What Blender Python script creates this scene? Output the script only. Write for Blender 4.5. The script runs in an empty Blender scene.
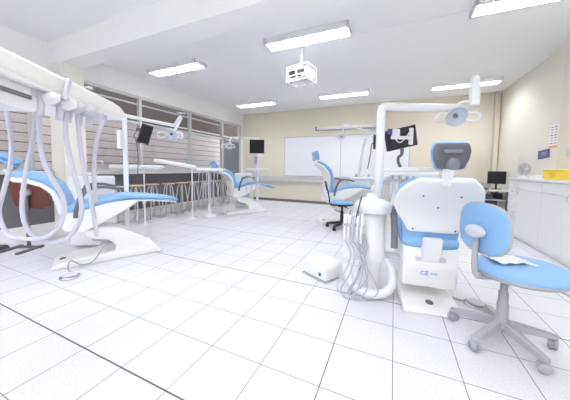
import bpy, bmesh, math, random
from math import sin, cos, pi, radians
from mathutils import Vector, Matrix
random.seed(7)
scene = bpy.context.scene
COL = scene.collection
T = 0.37                                   # floor tile size

# ------------------------------------------------------------------ materials
def mat(name, col, rough=.5, metal=0., spec=.5, coat=0., bump=None, emit=0., alpha=1., trans=0.):
    m = bpy.data.materials.new(name); m.use_nodes = True
    nt = m.node_tree; b = nt.nodes['Principled BSDF']
    b.inputs['Base Color'].default_value = (*col, 1)
    b.inputs['Roughness'].default_value = rough
    b.inputs['Metallic'].default_value = metal
    b.inputs['Specular IOR Level'].default_value = spec
    b.inputs['Coat Weight'].default_value = coat
    b.inputs['Transmission Weight'].default_value = trans
    if emit:
        b.inputs['Emission Color'].default_value = (*col, 1)
        b.inputs['Emission Strength'].default_value = emit
    # gentle procedural unevenness on every surface
    tc = nt.nodes.new('ShaderNodeTexCoord')
    nz = nt.nodes.new('ShaderNodeTexNoise'); nz.inputs['Scale'].default_value = bump[0] if bump else 30
    nt.links.new(tc.outputs['Object'], nz.inputs['Vector'])
    bp = nt.nodes.new('ShaderNodeBump'); bp.inputs['Strength'].default_value = bump[1] if bump else .03
    bp.inputs['Distance'].default_value = .01
    nt.links.new(nz.outputs['Fac'], bp.inputs['Height']); nt.links.new(bp.outputs['Normal'], b.inputs['Normal'])
    return m

M = {}
M['white'] = mat('white_enamel', (.86, .86, .87), .3, coat=.2)
M['cream'] = mat('cream_plastic', (.89, .88, .84), .38)
M['ivory'] = mat('ivory_plastic', (.88, .878, .865), .35)
M['blue'] = mat('sky_blue_vinyl', (.24, .45, .72), .38, bump=(120, .05))
M['grey'] = mat('grey_plastic', (.42, .42, .46), .45)
M['lgrey'] = mat('light_grey_plastic', (.62, .62, .69), .42)
M['dgrey'] = mat('dark_grey_plastic', (.13, .13, .15), .5)
M['black'] = mat('black_plastic', (.018, .018, .022), .4)
M['screen'] = mat('black_screen_glass', (.008, .008, .01), .5, spec=.25)
M['chrome'] = mat('brushed_chrome', (.72, .72, .72), .25, metal=1)
M['hose'] = mat('lavender_grey_rubber', (.60, .60, .68), .45)
M['wood'] = mat('pale_stool_wood', (.55, .43, .30), .5)
M['laminate'] = mat('white_laminate', (.84, .84, .84), .35)
M['top'] = mat('white_worktop', (.88, .88, .88), .3)
M['yellow'] = mat('yellow_plastic', (.92, .66, .03), .4)
M['red'] = mat('red_brown_board', (.13, .035, .025), .5)
M['paper'] = mat('white_paper', (.9, .88, .85), .8)
M['ink'] = mat('grey_ink', (.35, .3, .33), .8)
M['ceblue'] = mat('blue_print', (.05, .30, .75), .5)
M['indigo'] = mat('indigo_sign', (.10, .11, .26), .5)
M['green'] = mat('green_switch', (.02, .25, .10), .4)
M['orange'] = mat('orange_print', (.8, .25, .05), .5)
M['panel'] = mat('charcoal_panel', (.145, .14, .16), .55)
M['alu'] = mat('painted_aluminium', (.52, .52, .52), .4)
M['doorgrey'] = mat('blue_grey_door', (.20, .21, .25), .5)
M['board'] = mat('whiteboard_enamel', (.86, .86, .88), .25)
M['ceil'] = mat('ceiling_paint', (.90, .90, .90), .8, bump=(60, .05))
M['beam'] = mat('white_wall_paint', (.89, .885, .87), .8, bump=(60, .05))
M['beige'] = mat('beige_wall_paint', (.77, .71, .59), .75, bump=(60, .08))
M['beige2'] = mat('pale_beige_wall_paint', (.81, .77, .69), .75, bump=(60, .08))
M['ledge'] = mat('light_grey_trim', (.60, .59, .58), .6)
M['plinth'] = mat('plinth_paint', (.70, .66, .60), .7)
M['basegrey'] = mat('grey_skirting', (.16, .15, .15), .6)
M['tube'] = mat('fluorescent_tube', (.93, .96, 1.0), .5, emit=20)
M['reflector'] = mat('lamp_reflector', (.9, .9, .9), .25, metal=.3)
M['soil'] = mat('outside_concrete', (.55, .5, .48), .9)
M['eave'] = mat('dark_eave', (.12, .09, .08), .8)

def glass_mat(name, tint, gl=.10, rough=.02):
    m = bpy.data.materials.new(name); m.use_nodes = True; nt = m.node_tree; nt.nodes.clear()
    o = nt.nodes.new('ShaderNodeOutputMaterial'); mx = nt.nodes.new('ShaderNodeMixShader')
    tr = nt.nodes.new('ShaderNodeBsdfTransparent'); tr.inputs['Color'].default_value = (*tint, 1)
    g = nt.nodes.new('ShaderNodeBsdfGlossy'); g.inputs['Roughness'].default_value = rough
    lw = nt.nodes.new('ShaderNodeLayerWeight'); pw = nt.nodes.new('ShaderNodeMath'); pw.operation = 'POWER'; pw.inputs[1].default_value = 5
    nt.links.new(lw.outputs['Facing'], pw.inputs[0]); ml = nt.nodes.new('ShaderNodeMath'); ml.operation = 'MULTIPLY_ADD'
    nt.links.new(pw.outputs[0], ml.inputs[0]); ml.inputs[1].default_value = .35; ml.inputs[2].default_value = .045
    nt.links.new(ml.outputs[0], mx.inputs[0]); nt.links.new(tr.outputs[0], mx.inputs[1])
    nt.links.new(g.outputs[0], mx.inputs[2]); nt.links.new(mx.outputs[0], o.inputs['Surface'])
    return m
M['glass'] = glass_mat('window_glass', (.93, .93, .93))
M['clear'] = glass_mat('clear_lamp_cover', (.93, .94, .97))

def floor_mat():
    m = bpy.data.materials.new('floor_tiles'); m.use_nodes = True; nt = m.node_tree
    b = nt.nodes['Principled BSDF']; N = nt.nodes.new; L = nt.links.new
    tc = N('ShaderNodeTexCoord'); sp = N('ShaderNodeSeparateXYZ'); L(tc.outputs['Object'], sp.inputs[0])
    def ma(op, a, b_=None, c=None):
        n = N('ShaderNodeMath'); n.operation = op
        for i, v in enumerate((a, b_, c)):
            if v is None: continue
            if hasattr(v, 'links'): L(v, n.inputs[i])
            else: n.inputs[i].default_value = v
        return n.outputs[0]
    def line(co, off, period, w):
        f = ma('FRACT', ma('DIVIDE', ma('SUBTRACT', co, off), period))
        d = ma('ABSOLUTE', ma('SUBTRACT', f, .5))           # .5 on the joint
        return ma('GREATER_THAN', d, .5 - w / period)
    ox, oy = .1002 * T, 3.3932 * T
    thin = ma('MAXIMUM', line(sp.outputs[0], ox, T, .0027), line(sp.outputs[1], oy, T, .0024))
    dark = ma('MAXIMUM', line(sp.outputs[0], ox - T, 3 * T * 100, .003), line(sp.outputs[1], oy - T, 4 * T, .0048))
    nz = N('ShaderNodeTexNoise'); nz.inputs['Scale'].default_value = 90; nz.inputs['Detail'].default_value = 4
    L(tc.outputs['Object'], nz.inputs['Vector'])
    nz2 = N('ShaderNodeTexNoise'); nz2.inputs['Scale'].default_value = 1.1
    L(tc.outputs['Object'], nz2.inputs['Vector'])
    cr = N('ShaderNodeValToRGB'); cr.color_ramp.elements[0].position = .30; cr.color_ramp.elements[1].position = .66
    cr.color_ramp.elements[0].color = (.73, .725, .765, 1); cr.color_ramp.elements[1].color = (.85, .845, .89, 1)
    L(nz.outputs['Fac'], cr.inputs[0])
    m1 = N('ShaderNodeMix'); m1.data_type = 'RGBA'; m1.blend_type = 'MULTIPLY'; m1.inputs[0].default_value = .12
    L(cr.outputs[0], m1.inputs[6]); L(nz2.outputs['Fac'], m1.inputs[7])
    m2 = N('ShaderNodeMix'); m2.data_type = 'RGBA'; L(thin, m2.inputs[0]); L(m1.outputs[2], m2.inputs[6]); m2.inputs[7].default_value = (.22, .21, .23, 1)
    m3 = N('ShaderNodeMix'); m3.data_type = 'RGBA'; L(dark, m3.inputs[0]); L(m2.outputs[2], m3.inputs[6]); m3.inputs[7].default_value = (.08, .08, .09, 1)
    L(m3.outputs[2], b.inputs['Base Color']); b.inputs['Roughness'].default_value = .42
    b.inputs['Specular IOR Level'].default_value = .45
    bp = N('ShaderNodeBump'); bp.inputs['Strength'].default_value = .15; bp.inputs['Distance'].default_value = .003
    L(ma('SUBTRACT', 1., thin), bp.inputs['Height']); L(bp.outputs[0], b.inputs['Normal'])
    return m
M['floor'] = floor_mat()
M['fanbeige'] = mat('fan_beige', (.60, .52, .42), .5)
M['orangedim'] = mat('sign_print', (.35, .30, .42), .5)

def siding_mat():
    m = bpy.data.materials.new('pinkish_board_siding'); m.use_nodes = True; nt = m.node_tree
    b = nt.nodes['Principled BSDF']; N = nt.nodes.new; L = nt.links.new
    tc = N('ShaderNodeTexCoord'); mp = N('ShaderNodeMapping'); mp.inputs['Scale'].default_value = (1, .35, 7)
    L(tc.outputs['Object'], mp.inputs[0])
    nz = N('ShaderNodeTexNoise'); nz.inputs['Scale'].default_value = 2.2; nz.inputs['Detail'].default_value = 3
    L(mp.outputs[0], nz.inputs['Vector'])
    cr = N('ShaderNodeValToRGB'); cr.color_ramp.elements[0].position = .3; cr.color_ramp.elements[1].position = .7
    cr.color_ramp.elements[0].color = (.78, .68, .67, 1); cr.color_ramp.elements[1].color = (.87, .80, .79, 1)
    L(nz.outputs['Fac'], cr.inputs[0]); L(cr.outputs[0], b.inputs['Base Color']); b.inputs['Roughness'].default_value = .8
    return m
M['siding'] = siding_mat()
M['colpaint'] = mat('column_paint', (.85, .81, .74), .75, bump=(60, .08))
M['hosegrey'] = mat('grey_rubber_hose', (.52, .52, .57), .5)

# ------------------------------------------------------------------ mesh helpers
class MB:
    def __init__(s): s.bm = bmesh.new()
    def _bev(s, geom_verts, r, seg=2):
        if r <= 0: return
        es = list({e for v in geom_verts for e in v.link_edges})
        bmesh.ops.bevel(s.bm, geom=es, offset=r, segments=seg, profile=.5, affect='EDGES')
    def box(s, c, d, r=.004, rot=None, seg=2):
        vs = []
        tmp = bmesh.new(); bmesh.ops.create_cube(tmp, size=1)
        bmesh.ops.scale(tmp, vec=Vector(d), verts=tmp.verts)
        if r > 0: bmesh.ops.bevel(tmp, geom=list(tmp.edges), offset=min(r, min(d) * .45), segments=seg, profile=.5, affect='EDGES')
        mt = Matrix.Translation(Vector(c)) @ (rot.to_4x4() if rot else Matrix.Identity(4))
        bmesh.ops.transform(tmp, matrix=mt, verts=tmp.verts)
        s._merge(tmp); return s
    def bx(s, x0, x1, y0, y1, z0, z1, r=.004):
        return s.box(((x0+x1)/2, (y0+y1)/2, (z0+z1)/2), (abs(x1-x0), abs(y1-y0), abs(z1-z0)), r)
    def _merge(s, tmp):
        vm = {v: s.bm.verts.new(v.co) for v in tmp.verts}
        for f in tmp.faces:
            try: nf = s.bm.faces.new([vm[v] for v in f.verts]); nf.smooth = f.smooth
            except ValueError: pass
        tmp.free()
    def prism(s, poly, y0, y1, r=.01, seg=2, axis='y'):
        """polygon in (x,z) pushed out along y"""
        tmp = bmesh.new()
        a = [tmp.verts.new((x, y0, z)) for x, z in poly]; b = [tmp.verts.new((x, y1, z)) for x, z in poly]
        n = len(poly); tmp.faces.new(a); tmp.faces.new(b[::-1])
        for i in range(n): tmp.faces.new((a[i], b[i], b[(i+1) % n], a[(i+1) % n]))
        bmesh.ops.recalc_face_normals(tmp, faces=tmp.faces)
        if r > 0: bmesh.ops.bevel(tmp, geom=list(tmp.edges), offset=r, segments=seg, profile=.5, affect='EDGES', clamp_overlap=True)
        s._merge(tmp); return s
    def ring_loft(s, rings, cap=True):
        R = [[s.bm.verts.new(p) for p in r] for r in rings]; n = len(R[0])
        for a, b in zip(R, R[1:]):
            for i in range(n):
                f = s.bm.faces.new((a[i], a[(i+1) % n], b[(i+1) % n], b[i])); f.smooth = True
        if cap:
            for r in (R[0][::-1], R[-1]):
                f = s.bm.faces.new(r); f.smooth = True
        return s
    def lathe(s, prof, c=(0, 0, 0), n=28, rot=None, sy=1.):
        rings = []
        for r, z in prof:
            ring = [Vector((max(r, 1e-4)*cos(2*pi*i/n), sy*max(r, 1e-4)*sin(2*pi*i/n), z)) for i in range(n)]
            if rot: ring = [rot @ p for p in ring]
            rings.append([p + Vector(c) for p in ring])
        return s.ring_loft(rings)
    def cyl(s, a, b, r, r2=None, n=16):
        a = Vector(a); b = Vector(b); d = (b-a).normalized()
        q = d.to_track_quat('Z', 'Y').to_matrix(); r2 = r if r2 is None else r2
        L = (b-a).length; e = min(r, r2, L/2)*.18
        return s.lathe([(r-e, 0), (r, e), (r2, L-e), (r2-e, L)], a, n, q)
    def tube(s, pts, r, n=10, smooth=True, sub=6):
        P = [Vector(p) for p in pts]
        if smooth and len(P) > 2:
            Q = []
            for i in range(len(P)-1):
                p0 = P[max(i-1, 0)]; p1 = P[i]; p2 = P[i+1]; p3 = P[min(i+2, len(P)-1)]
                for k in range(sub):
                    t = k/sub
                    Q.append(.5*((2*p1)+(-p0+p2)*t+(2*p0-5*p1+4*p2-p3)*t*t+(-p0+3*p1-3*p2+p3)*t**3))
            Q.append(P[-1]); P = Q
        up = None; rings = []
        for i, p in enumerate(P):
            d = (P[min(i+1, len(P)-1)]-P[max(i-1, 0)]).normalized()
            if up is None:
                up = Vector((0, 0, 1)) if abs(d.z) < .9 else Vector((1, 0, 0))
            up = (up - d*up.dot(d)).normalized(); sd = d.cross(up)
            rr = r[min(i*len(r)//len(P), len(r)-1)] if isinstance(r, (list, tuple)) else r
            rings.append([p + rr*(up*cos(2*pi*k/n)+sd*sin(2*pi*k/n)) for k in range(n)])
        return s.ring_loft(rings)
    def pad(s, st, n=28, pw=3.2, e=.6):
        """cushion swept along (x,z) path: st = [(x, z, halfwidth, thickness)], skin above the path side 'n'"""
        rings = []; k = len(st)
        def ring(x, z, tx, tz, w, t):
            nx, nz = -tz, tx; out = []
            for i in range(n):
                a = 2*pi*i/n; ca, sa = cos(a), sin(a)
                u = math.copysign(abs(ca)**(2/pw), ca)*w; v = math.copysign(abs(sa)**(2/pw), sa)*t/2
                out.append(Vector((x+nx*v, u, z+nz*v)))
            return out
        for i, (x, z, w, t) in enumerate(st):
            a = st[max(i-1, 0)]; b = st[min(i+1, k-1)]
            tx, tz = b[0]-a[0], b[1]-a[1]; l = math.hypot(tx, tz); tx /= l; tz /= l
            if i == 0:
                for q, f, g in ((0, .82, .35), (.25, .93, .75), (.6, .98, .93)):
                    o = (q-1)*t*e; rings.append(ring(x+tx*o, z+tz*o, tx, tz, w*f, t*g))
            rings.append(ring(x, z, tx, tz, w, t))
            if i == k-1:
                for q, f, g in ((.4, .98, .93), (.75, .93, .75), (1, .82, .35)):
                    o = q*t*e; rings.append(ring(x+tx*o, z+tz*o, tx, tz, w*f, t*g))
        return s.ring_loft(rings)
    def xform(s, m): bmesh.ops.transform(s.bm, matrix=m, verts=s.bm.verts); return s
    def build(s, name, m, parent=None, smooth=False):
        me = bpy.data.meshes.new(name)
        bmesh.ops.recalc_face_normals(s.bm, faces=s.bm.faces)
        if smooth:
            for f in s.bm.faces: f.smooth = True
        s.bm.to_mesh(me); s.bm.free()
        me.materials.append(M[m] if isinstance(m, str) else m)
        o = bpy.data.objects.new(name, me); COL.objects.link(o)
        if parent: o.parent = parent
        return o

def tag(o, label=None, cat=None, group=None, kind=None):
    if label: o['label'] = label
    if cat: o['category'] = cat
    if group: o['group'] = group
    if kind: o['kind'] = kind
    return o
def thing(name, loc, rz, label, cat, group=None):
    o = bpy.data.objects.new(name, None); COL.objects.link(o); o.empty_display_size = .1
    o.location = loc; o.rotation_euler = (0, 0, rz); return tag(o, label, cat, group)
def S(name, mb, m, parent=None):
    o = mb.build(name, m, parent)
    if parent is None: o['kind'] = 'structure'
    return o
def children(o): return [c for c in bpy.data.objects if c.parent == o]
def copy_tree(o, parent=None):
    kids = children(o)
    c = o.copy(); COL.objects.link(c)
    if parent: c.parent = parent
    for k in kids: copy_tree(k, c)
    return c
def text_obj(name, body, size, m, parent, mw, extrude=.0008):
    cu = bpy.data.curves.new(name, 'FONT'); cu.body = body; cu.size = size; cu.extrude = extrude
    cu.align_x = 'CENTER'; cu.align_y = 'CENTER'
    t = bpy.data.objects.new(name, cu); COL.objects.link(t)
    dg = bpy.context.evaluated_depsgraph_get(); dg.update()
    me = bpy.data.meshes.new_from_object(t.evaluated_get(dg)); bpy.data.objects.remove(t)
    me.transform(mw); me.materials.clear(); me.materials.append(M[m]); me.name = name
    o = bpy.data.objects.new(name, me); COL.objects.link(o); o.parent = parent
    return o

# ------------------------------------------------------------------ room
XL, XR, YB, ZC, Y0 = -5.4, 2.45, 8.15, 3.25, -2.6
S('floor', MB().bx(XL-.1, XR+.1, Y0, YB+.1, -.12, 0, 0), 'floor')
S('ceiling', MB().bx(XL-.1, XR+.1, Y0, YB+.1, ZC, ZC+.12, 0), 'ceil')
S('wall_back', MB().bx(XL-.1, XR+.1, YB, YB+.12, 0, ZC, 0), 'beige')
S('wall_right', MB().bx(XR, XR+.12, Y0, YB, 0, ZC, 0), 'beige2')
S('wall_front', MB().bx(XL-.1, XR+.1, Y0-.12, Y0, 0, .95, 0).bx(XL-.1, XR+.1, Y0-.12, Y0, 2.9, ZC, 0).bx(XL-.1, XL+.6, Y0-.12, Y0, .95, 2.9, 0).bx(XR-.6, XR+.1, Y0-.12, Y0, .95, 2.9, 0), 'beam')
rw = MB()
for k in range(5):
    xx = XL+.6+(XR-XL-1.2)*k/4; rw.bx(xx-.03, xx+.03, Y0-.09, Y0-.03, .95, 2.9, .003)
for zz in (.97, 2.88): rw.bx(XL+.6, XR-.6, Y0-.09, Y0-.03, zz-.03, zz+.03, .003)
wf = S('window_6', rw, 'alu')  # unseen window added behind the camera to let in more daylight
MB().bx(XL+.6, XR-.6, Y0-.062, Y0-.058, .97, 2.88, 0).build('glass', 'glass', wf)
S('trim_1', MB().bx(XR-.09, XR, Y0, 5.35, 0, ZC, 0), 'beige')                 # wall pier, right
S('trim_2', MB().bx(XL, XR, 2.27, 2.57, 2.88, ZC, 0), 'beam')                 # ceiling beam
S('trim_3', MB().bx(XL, -5.0, 2.26, 2.58, 0, 2.9, .004), 'colpaint')            # column, left
# left wall: plinth, dark dado panel, lintel
S('wall_left', MB().bx(XL-.12, XL, Y0, YB, 0, .21, 0).bx(XL-.12, XL, Y0, YB, 2.80, ZC, 0).bx(XL-.12, XL, 7.92, YB, .2, 2.8, 0), 'beam')
S('trim_4', MB().bx(XL-.05, XL-.01, Y0, 6.86, .2, 1.06, 0), 'panel')
S('trim_5', MB().bx(XL-.10, XL+.16, 2.6, 6.86, 1.03, 1.10, .006).bx(XL-.1, XL+.1, Y0, 2.25, 1.05, 1.10, .006), 'ledge')  # sill shelf
S('trim_6', MB().bx(XL+.5, XR, YB-.09, YB, .74, .91, .008), 'ledge')          # ledge along the back wall
S('baseboard_back', MB().bx(XL+.5, XR, YB-.02, YB, 0, .09, .003), 'basegrey')
S('baseboard_right', MB().bx(XR-.02, XR, 5.56, YB, 0, .09, .003), 'basegrey')
S('trim_7', MB().bx(2.33, 2.43, YB-.1, YB-.002, .0, ZC, .01).cyl((2.28, YB-.04, 0), (2.28, YB-.04, ZC), .018), 'beige')
S('trim_8', MB().bx(-.6, .80, 3.94, 3.955, ZC-.012, ZC, .002), 'beam')         # cable raceway between lamps

def window(n, y0, y1, door=False):
    fr = MB(); w = .065
    for y in (y0, y1-w/2): fr.bx(XL-.07, XL+.02, y, y+w/2, 1.09, 2.8, .002)
    y0 += w/2; y1 -= w/2
    fr.bx(XL-.07, XL+.015, y0, y1, 2.745, 2.80, .004)
    fr.bx(XL-.07, XL+.015, y0, y1, 2.15, 2.215, .004)
    fr.bx(XL-.07, XL+.005, y0, y1, 1.09, 1.13, .004)
    fr.bx(XL-.06, XL-.01, y0, y1, 2.60, 2.63, .003)
    o = S('window_%d' % n, fr, 'alu')
    g = MB().bx(XL-.045, XL-.039, y0+.01, y1-.01, 1.1, 2.76, 0).build('glass', 'glass', o)
    return o
window(1, -2.0, -.1); window(2, -.1, 2.03); window(3, 2.62, 3.9); window(4, 3.9, 5.42); window(5, 5.42, 6.85)
dfr = MB().bx(XL-.06, XL+.02, 6.84, 6.92, 0, 2.8).bx(XL-.06, XL+.02, 7.86, 7.94, 0, 2.8).bx(XL-.06, XL+.02, 6.85, 7.9, 2.15, 2.215).bx(XL-.06, XL+.02, 6.85, 7.9, 2.745, 2.8)
d = S('door_1', dfr, 'alu')
MB().bx(XL-.04, XL-.005, 6.92, 7.86, .01, 2.15).build('door_leaf', 'doorgrey', d)
MB().bx(XL-.045, XL-.039, 6.92, 7.86, 2.2, 2.76, 0).build('glass', 'glass', d)
# building outside the windows
XO = -6.5
sd = MB(); z = .2
while z < 2.42:
    sd.bx(XO-.03, XO, -3.2, 15, z, z+.165, .004); z += .18
S('wall_outside', sd, 'siding')
S('trim_9', MB().bx(XO-.09, XO-.04, -3.3, 15.2, 0, 3.4, 0), 'eave')
S('trim_10', MB().bx(XO-.04, XO+.06, -3.3, 15.2, 2.42, 2.46, 0), 'eave')
S('trim_11', MB().bx(XO-.2, XL-.12, -3.4, 15.3, -.12, 0, 0), 'soil')

# ------------------------------------------------------------------ ceiling lamps
def ceiling_light(x, y, label):
    L, W = 1.32, .32
    t = thing('ceiling_light', (x, y, ZC), 0, label, 'ceiling light')
    h = MB().bx(-L/2, L/2, -W/2, -W/2+.045, -.085, 0, .003).bx(-L/2, L/2, W/2-.045, W/2, -.085, 0, .003)
    h.bx(-L/2, -L/2+.02, -W/2, W/2, -.085, 0, .003).bx(L/2-.02, L/2, -W/2, W/2, -.085, 0, .003)
    h.bx(-L/2+.01, L/2-.01, -W/2+.01, W/2-.01, -.012, -.002, 0)
    h.build('housing', 'white', t)
    for k in (-1, 1):
        MB().cyl((-L/2+.04, k*.055, -.035), (L/2-.04, k*.055, -.035), .016, n=10).build('tube', 'tube', t)
    g = MB()
    for i in range(1, 14):
        xx = -L/2+L*i/14; g.bx(xx-.004, xx+.004, -W/2+.02, W/2-.02, -.08, -.055, 0)
    for k in (0,): g.bx(-L/2+.02, L/2-.02, k-.004, k+.004, -.08, -.055, 0)
    g.build('louvre', 'reflector', t)
ceiling_light(-1.31, 3.70, 'louvred white ceiling light above the projector, nearest to the image middle')
ceiling_light(-4.15, 3.80, 'white ceiling light nearest the windows, between beam and window wall')
ceiling_light(-4.05, 6.80, 'small looking white ceiling light in the far corner by the window wall')
ceiling_light(-1.32, 6.78, 'far white ceiling light above the whiteboard and roller screen')
ceiling_light(1.42, 7.02, 'far white ceiling light behind the big lamp arm, near the right wall')
ceiling_light(1.48, 3.84, 'white ceiling light cut off by the top edge, above the front chair')
for x, yy, side in ((-4.15, .6, 'window'), (-1.31, .6, 'middle'), (1.48, .6, 'cabinet')):  # out-of-view lamp row, added to light the front of the room
    ceiling_light(x, yy, 'added unseen white ceiling light directly above the camera row, on the %s side' % side)
for x, yy, side in ((-4.15, -1.7, 'window'), (-1.31, -1.7, 'middle'), (1.48, -1.7, 'cabinet')):  # second unseen lamp row, added for fill from behind the camera
    ceiling_light(x, yy, 'added unseen white ceiling light in the rearmost row behind the camera, %s side' % side)

# ------------------------------------------------------------------ dental chair
def rot2(x, z, a):   # lean back by a (towards -x)
    return x*cos(a)-z*sin(a), x*sin(a)+z*cos(a)
def dental_chair(loc, ang, label, dz=0., recline=45, legdrop=0., wide=1., pedal=None, name='dental_chair', sides=(-1, 1), headtilt=None, ce=False, boxdrop=0., bl=1., bshift=0., hoff=0.):
    t = thing(name, loc, radians(ang), label, 'dental chair', 'blue and white dental chairs')
    a = radians(recline)
    # floor base with the slanted riser
    base = MB().prism([(-.40, .0), (-.38, .05), (-.2, .085), (.2, .11), (.75, .05), (.77, 0)], -.22, .22, .018)
    base.prism([(.74, .02), (.62, .19), (.44, .30), (.28, .40), (.10, .435+min(dz, 0)*.5), (-.12, .42+min(dz, 0)*.6), (-.06, .31), (.16, .25), (.23, .17), (.20, .08), (.3, .02)], -.17, .17, .025, 3)
    base.build('base', 'ivory', t)
    sc = MB().lathe([(.001, .0), (.032, 0), (.03, .012), (.001, .016)], (-.3, 0, .06), 16); sc.build('base_cap', 'dgrey', t)
    MB().prism([(-.02, .26), (.2, .2), (.2, .24), (0, .32)], -.12, .12, .008).build('linkage', 'grey', t)
    for c in children(t): c.location = (bshift, 0, 0)
    # seat box
    bw_ = .215 if ce else .26
    box = MB().prism([(-.25, .66+dz), (-.29, .50+dz), (-.27, .44+dz-boxdrop), (-.12, .40+dz-boxdrop), (.10, .50+dz), (.42, .69+dz), (.50, .765+dz), (.1, .75+dz), (-.12, .68+dz)], -bw_, bw_, .025, 3)
    bo = box.build('seat_box', 'ivory', t)
    if ce:
        for body_, y_, size_ in (('CE', .045, .054), ('0120', -.028, .026)):
            mw = Matrix.Translation((-.2895, y_, .440+dz)) @ Matrix.Rotation(radians(-6), 4, 'Y') @ Matrix.Rotation(radians(-90), 4, 'Z') @ Matrix.Rotation(radians(90), 4, 'X')
            text_obj('lettering', body_, size_, 'ceblue', bo, mw)
    # cushions
    hw = (.22 if ce else .27)*wide
    seat = [(-.20, .70+dz, hw*1.05, .12), (-.08, .715+dz, hw*1.05, .115), (.12, .765+dz, hw, .10), (.34, .80+dz-legdrop*.2, hw*.9, .085), (.6, .785+dz-legdrop*.5, hw*.82, .07), (.85, .75+dz-legdrop*.85, hw*.74, .06), (.97, .72+dz-legdrop, hw*.66, .05)]
    MB().pad(seat).build('seat_cushion', 'blue', t)
    sh = [(x, z-th/2-.012, w*.93, .03) for x, z, w, th in seat]
    MB().pad(sh, pw=4).build('seat_shell', 'ivory', t)
    hx, hz = -.21, .70+dz
    up = [(0, .0, .21), (.05, .11, .225), (.085, .25, .26), (.08, .40, .31), (.035, .54, .28), (.0, .585, .24)] if ce else [(0, .02, .22), (.06, .13, .27), (.115, .28, .33), (.11, .42, .335), (.055, .54, .29), (-.02, .63, .21)]
    up = [(x*bl, z*bl, w) for x, z, w in up]
    if not ce: up = [(x, z, min(w, .29)) for x, z, w in up]
    bp = []; sp = []
    for x, z, w in up:
        X, Z = rot2(x, z, a); bp.append((hx+X, hz+Z, w*wide, .085 if bl == 1 else .12))
        X, Z = rot2(x-.062, z, a)
        if not ce: sp.append((hx+X, hz+Z, w*.955*wide, .045 if bl == 1 else .07))
    if ce:
        for x, z, w in ((.055, .14, .20), (.072, .20, .235), (.082, .27, .285), (.083, .35, .318), (.07, .44, .322), (.04, .53, .295), (.01, .59, .25), (-.01, .635, .20)):
            X, Z = rot2(x-.062, z, a); sp.append((hx+X, hz+Z, w, .045))
    MB().pad(bp[::-1]).build('back_cushion', 'blue', t)
    sh = MB().pad(sp[::-1], pw=4).build('back_shell', 'white', t)
    for x, z, y in ((-.03, .5, -.13), (-.03, .5, .13), (0, .38, 0), (0, .16, -.16), (0, .16, .16)):
        X, Z = rot2(x-.04, z, a)
        MB().lathe([(.001, 0), (.008, .0), (.006, .006), (.001, .007)], (hx+X, y, hz+Z), 10, Matrix.Rotation(-pi/2-a, 3, 'Y')).build('screw', 'dgrey', sh)
    # hinge bracket
    pts = []
    q = [(-.045, -.10), (-.085, .0), (-.095, .14), (-.06, .14), (-.04, -.08)]
    MB().prism([(hx-.075, hz-.16), (hx-.11, hz-.06), (hx-.12-.06*sin(a), hz+(.06 if ce else .12)), (hx-.05-.06*sin(a), hz+(.06 if ce else .12)), (hx+.02, hz-.06)], -.07, .07, .012).build('hinge_bracket', 'white', t)
    MB().bx(hx-.07, hx+.04, -.12, .12, hz-.18, hz-.12, .01).build('hinge_pin', 'lgrey', t)
    # headrest
    ht = a if headtilt is None else radians(headtilt)
    X, Z = rot2(-.06, .66, a); nx, nz = hx+X, hz+Z
    hd_ = .82 if ce else (.80 if bl == 1 else .72)
    X2, Z2 = rot2(-.075+hoff, hd_, a)
    MB().prism([(hx+rot2(-.07, .58*bl, a)[0], hz+rot2(-.07, .58*bl, a)[1]), (hx+rot2(-.095, .60, a)[0], hz+rot2(-.095, .60, a)[1]), (hx+rot2(-.095, hd_-.03, a)[0], hz+rot2(-.095, hd_-.03, a)[1]), (hx+rot2(-.07, hd_-.03, a)[0], hz+rot2(-.07, hd_-.03, a)[1])], -.035, .035, .005).build('headrest_bar', 'white', t)
    cx, cz = hx+X2, hz+Z2
    def hr(off, hws, th):
        st = []; k_ = .86 if ce else 1.
        for u, w in hws:
            x, z = rot2(off, u, ht); st.append((cx+x, cz+z, w*k_, th))
        return st[::-1]
    head = MB().pad(hr(.045, ((-.055, .112), (-.01, .132), (.05, .142), (.08, .132)), .06)).build('headrest', 'blue', t)
    MB().pad(hr(.0, ((-.055, .108), (-.01, .130), (.05, .139), (.08, .129)), .04), pw=3.4).build('headrest_back', 'blue' if not ce else 'grey2', head)
    kx, kz = rot2(-.035, -.04, ht)
    kn = MB().lathe([(.001, -.02), (.042, -.02), (.042, .02), (.036, .03), (.001, .03)], (cx+kx, 0, cz+kz), 20, Matrix.Rotation(-pi/2-ht, 3, 'Y'))
    kx, kz = rot2(-.035, .045, ht)
    kn.cyl((cx+kx, -.055, cz+kz), (cx+kx, .055, cz+kz), .014)
    kn.build('headrest_knob', 'grey3' if ce else 'grey', head)
    # armrests
    for s in sides:
        y = s*(hw+(.055 if ce else .045))
        MB().tube([(-.16, y, .60+dz), (-.15, y, .70+dz), (-.10, y, .84+dz), (-.05, y, .915+dz), (.02, y, .94+dz)], .030 if ce else .022, 10).build('armrest_support', 'dgrey' if not ce else 'grey3', t)
        pk = 1.9 if ce else 1.
        MB().pad([(-.06, .925+dz, .03*(1.2 if ce else 1), .035*pk), (.02, .95+dz, .035, .035), (.14, .945+dz, .035, .035), (.26, .915+dz, .028, .03)]).xform(Matrix.Translation((0, y, 0))).build('armrest', 'dgrey' if not ce else 'grey3', t)
    return t
M['grey2'] = mat('slate_grey_plastic', (.09, .095, .12), .45)
M['grey3'] = mat('mid_grey_plastic', (.20, .20, .23), .45)

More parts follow.
